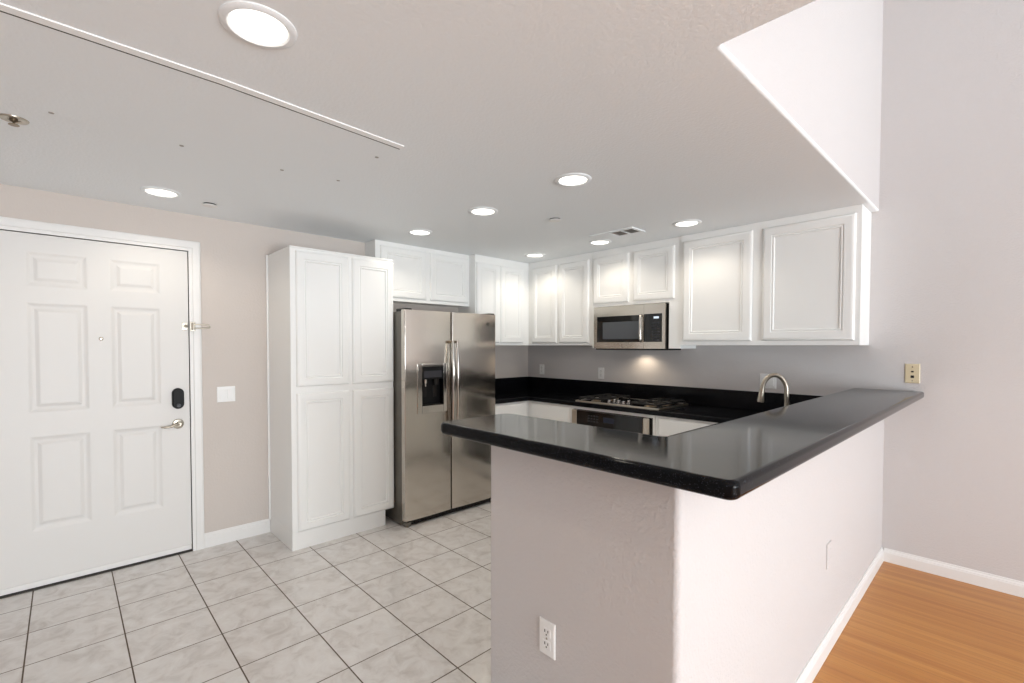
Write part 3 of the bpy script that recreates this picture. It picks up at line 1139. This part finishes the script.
downlight('largest round recessed ceiling light, nearest the viewer', 2.384, -3.493)
downlight('recessed ceiling light in front of the entry door', .443, -3.478)
downlight('recessed ceiling light closest to the bar corner, centre of the ceiling', 2.22, -1.917)
downlight('recessed ceiling light in the middle of the kitchen, left of the round ceiling disc', 1.438, -1.886)
downlight('recessed ceiling light just in front of the cabinet above the refrigerator', .659, -1.873)
downlight('smallest recessed ceiling light, tucked in the kitchen corner', .642, -.559)
downlight('recessed ceiling light beside the air vent above the microwave', 1.422, -.574)
downlight('recessed ceiling light in front of the large right wall cabinet', 2.224, -.632)

# access panel
t = thing('access_panel', (1.63, -3.6, CEIL), 'flat white ceiling access panel with a raised trim strip and dark screws', 'ceiling panel')
bm = NB()
loft(bm, [[Vector((x, y, z)) for x, z in ((1.285, CEIL - .003), (x1, CEIL - .003), (x1, CEIL - .0003), (1.285, CEIL - .0003))] for x1, y in ((1.931, -2.795), (1.979, -3.5), (1.979, -4.75))])
obj('panel', bm, M['ceiling'], t)


def skew_strip(w0, w1, z0, z1):
    bm = NB()
    loft(bm, [[Vector((xx + a, y, z)) for a, z in ((w0, z0), (w1, z0), (w1, z1), (w0, z1))] for xx, y in ((1.937, -2.79), (1.985, -3.5), (1.985, -4.75))])
    return bm


tag(obj('trim_strip', skew_strip(0, .034, CEIL - .0045, CEIL - .0003), M['strip'], t), 'raised white strip')
tag(obj('seam_shade', skew_strip(-.0075, -.0001, CEIL - .004, CEIL - .0003), M['hole'], t), 'dark painted line for the shadow gap beside the strip')  # dark strip colours in the shadow gap, no real opening
for x, y in ((1.307, -3.922), (1.295, -3.508), (1.297, -3.089), (1.345, -2.82), (1.776, -2.82)):
    bm = NB()
    lathe(bm, (x, y, CEIL - .003), (0, 0, -1), [(.009, 0), (.008, .0015), (.003, .002), (0, .002)], 14)
    obj('screw', bm, M['vent_dark'], t)

# sprinkler heads and cover discs
t = thing('fire_sprinkler', (1.128, -4.03, CEIL), 'bronze pendent fire sprinkler on the ceiling over the entry door', 'sprinkler')
sx, sy = 1.128, -4.03
bm = NB()
lathe(bm, (sx, sy, CEIL), (0, 0, -1), [(.044, 0), (.043, .003), (.036, .006), (.022, .003), (.02, .003), (.02, .001)], 28)
obj('escutcheon', bm, M['nickel'], t, True)
bm = NB()
lathe(bm, (sx, sy, CEIL - .001), (0, 0, -1), [(.012, 0), (.012, .009), (.008, .011), (.004, .012), (.004, .022), (0, .022)], 16)
tube(bm, [(sx + .011, sy, CEIL - .008), (sx + .013, sy, CEIL - .016), (sx + .004, sy, CEIL - .022)], .0025, 8)
tube(bm, [(sx - .011, sy, CEIL - .008), (sx - .013, sy, CEIL - .016), (sx - .004, sy, CEIL - .022)], .0025, 8)
lathe(bm, (sx, sy, CEIL - .022), (0, 0, -1), [(.016, 0), (.016, .0025), (0, .003)], 16)
obj('sprinkler_head', bm, M['brown_metal'], t, True)


def disc(label, x, y, r):
    t = thing('sprinkler_cover', (x, y, CEIL), label, 'sprinkler cover')
    bm = NB()
    lathe(bm, (x, y, CEIL), (0, 0, -1), [(r * .85, 0), (r * .85, .009), (0, .009)], 28)
    obj('shadow_gap_ring', bm, M['hole'], t, True)  # near-black spacer paints the shadow gap above the cover plate
    bm = NB()
    lathe(bm, (x, y, CEIL - .008), (0, 0, -1), [(r, 0), (r, .003), (r * .92, .005), (0, .006)], 28)
    obj('cover_plate', bm, M['trim'], t, True)


disc('flat white concealed sprinkler cover near the entry wall, right of the entry downlight', .365, -3.222, .041)
disc('flat white concealed sprinkler cover in the middle of the kitchen ceiling', 1.637, -1.398, .043)

t = thing('air_vent', (1.68, -.74, CEIL), 'white rectangular ceiling air vent with two grey louvre grilles above the microwave', 'vent')
vz = CEIL - .008
bm = NB()
vx0, vx1, vy0, vy1 = 1.50, 1.895, -.83, -.645
cells = [(1.683, 1.772, -.8, -.672), (1.787, 1.872, -.8, -.672)]
xs = sorted({vx0, vx1} | {q for c in cells for q in c[:2]})
ys2 = [vy0, -.8, -.672, vy1]
for i in range(len(xs) - 1):
    for j in range(3):
        cx_ = (xs[i] + xs[i + 1]) / 2
        if j == 1 and any(c[0] < cx_ < c[1] for c in cells):
            continue
        box(bm, xs[i], xs[i + 1], ys2[j], ys2[j + 1], vz, CEIL)
obj('frame', bm, M['ceiling'], t)
for c in cells:
    g = cbox('grille', M['vent_dark'], t, c[0], c[1], c[2], c[3], CEIL - .0015, CEIL + .001)
    bm = NB()
    for k in range(7):
        y = c[2] + .006 + k * .0178
        loft(bm, [[Vector((x, y, vz + .001)), Vector((x, y + .002, vz)), Vector((x, y + .009, CEIL - .001)), Vector((x, y + .007, CEIL - .001))] for x in (c[0], c[1])])
    obj('louvre', bm, M['vent_dark'], g)
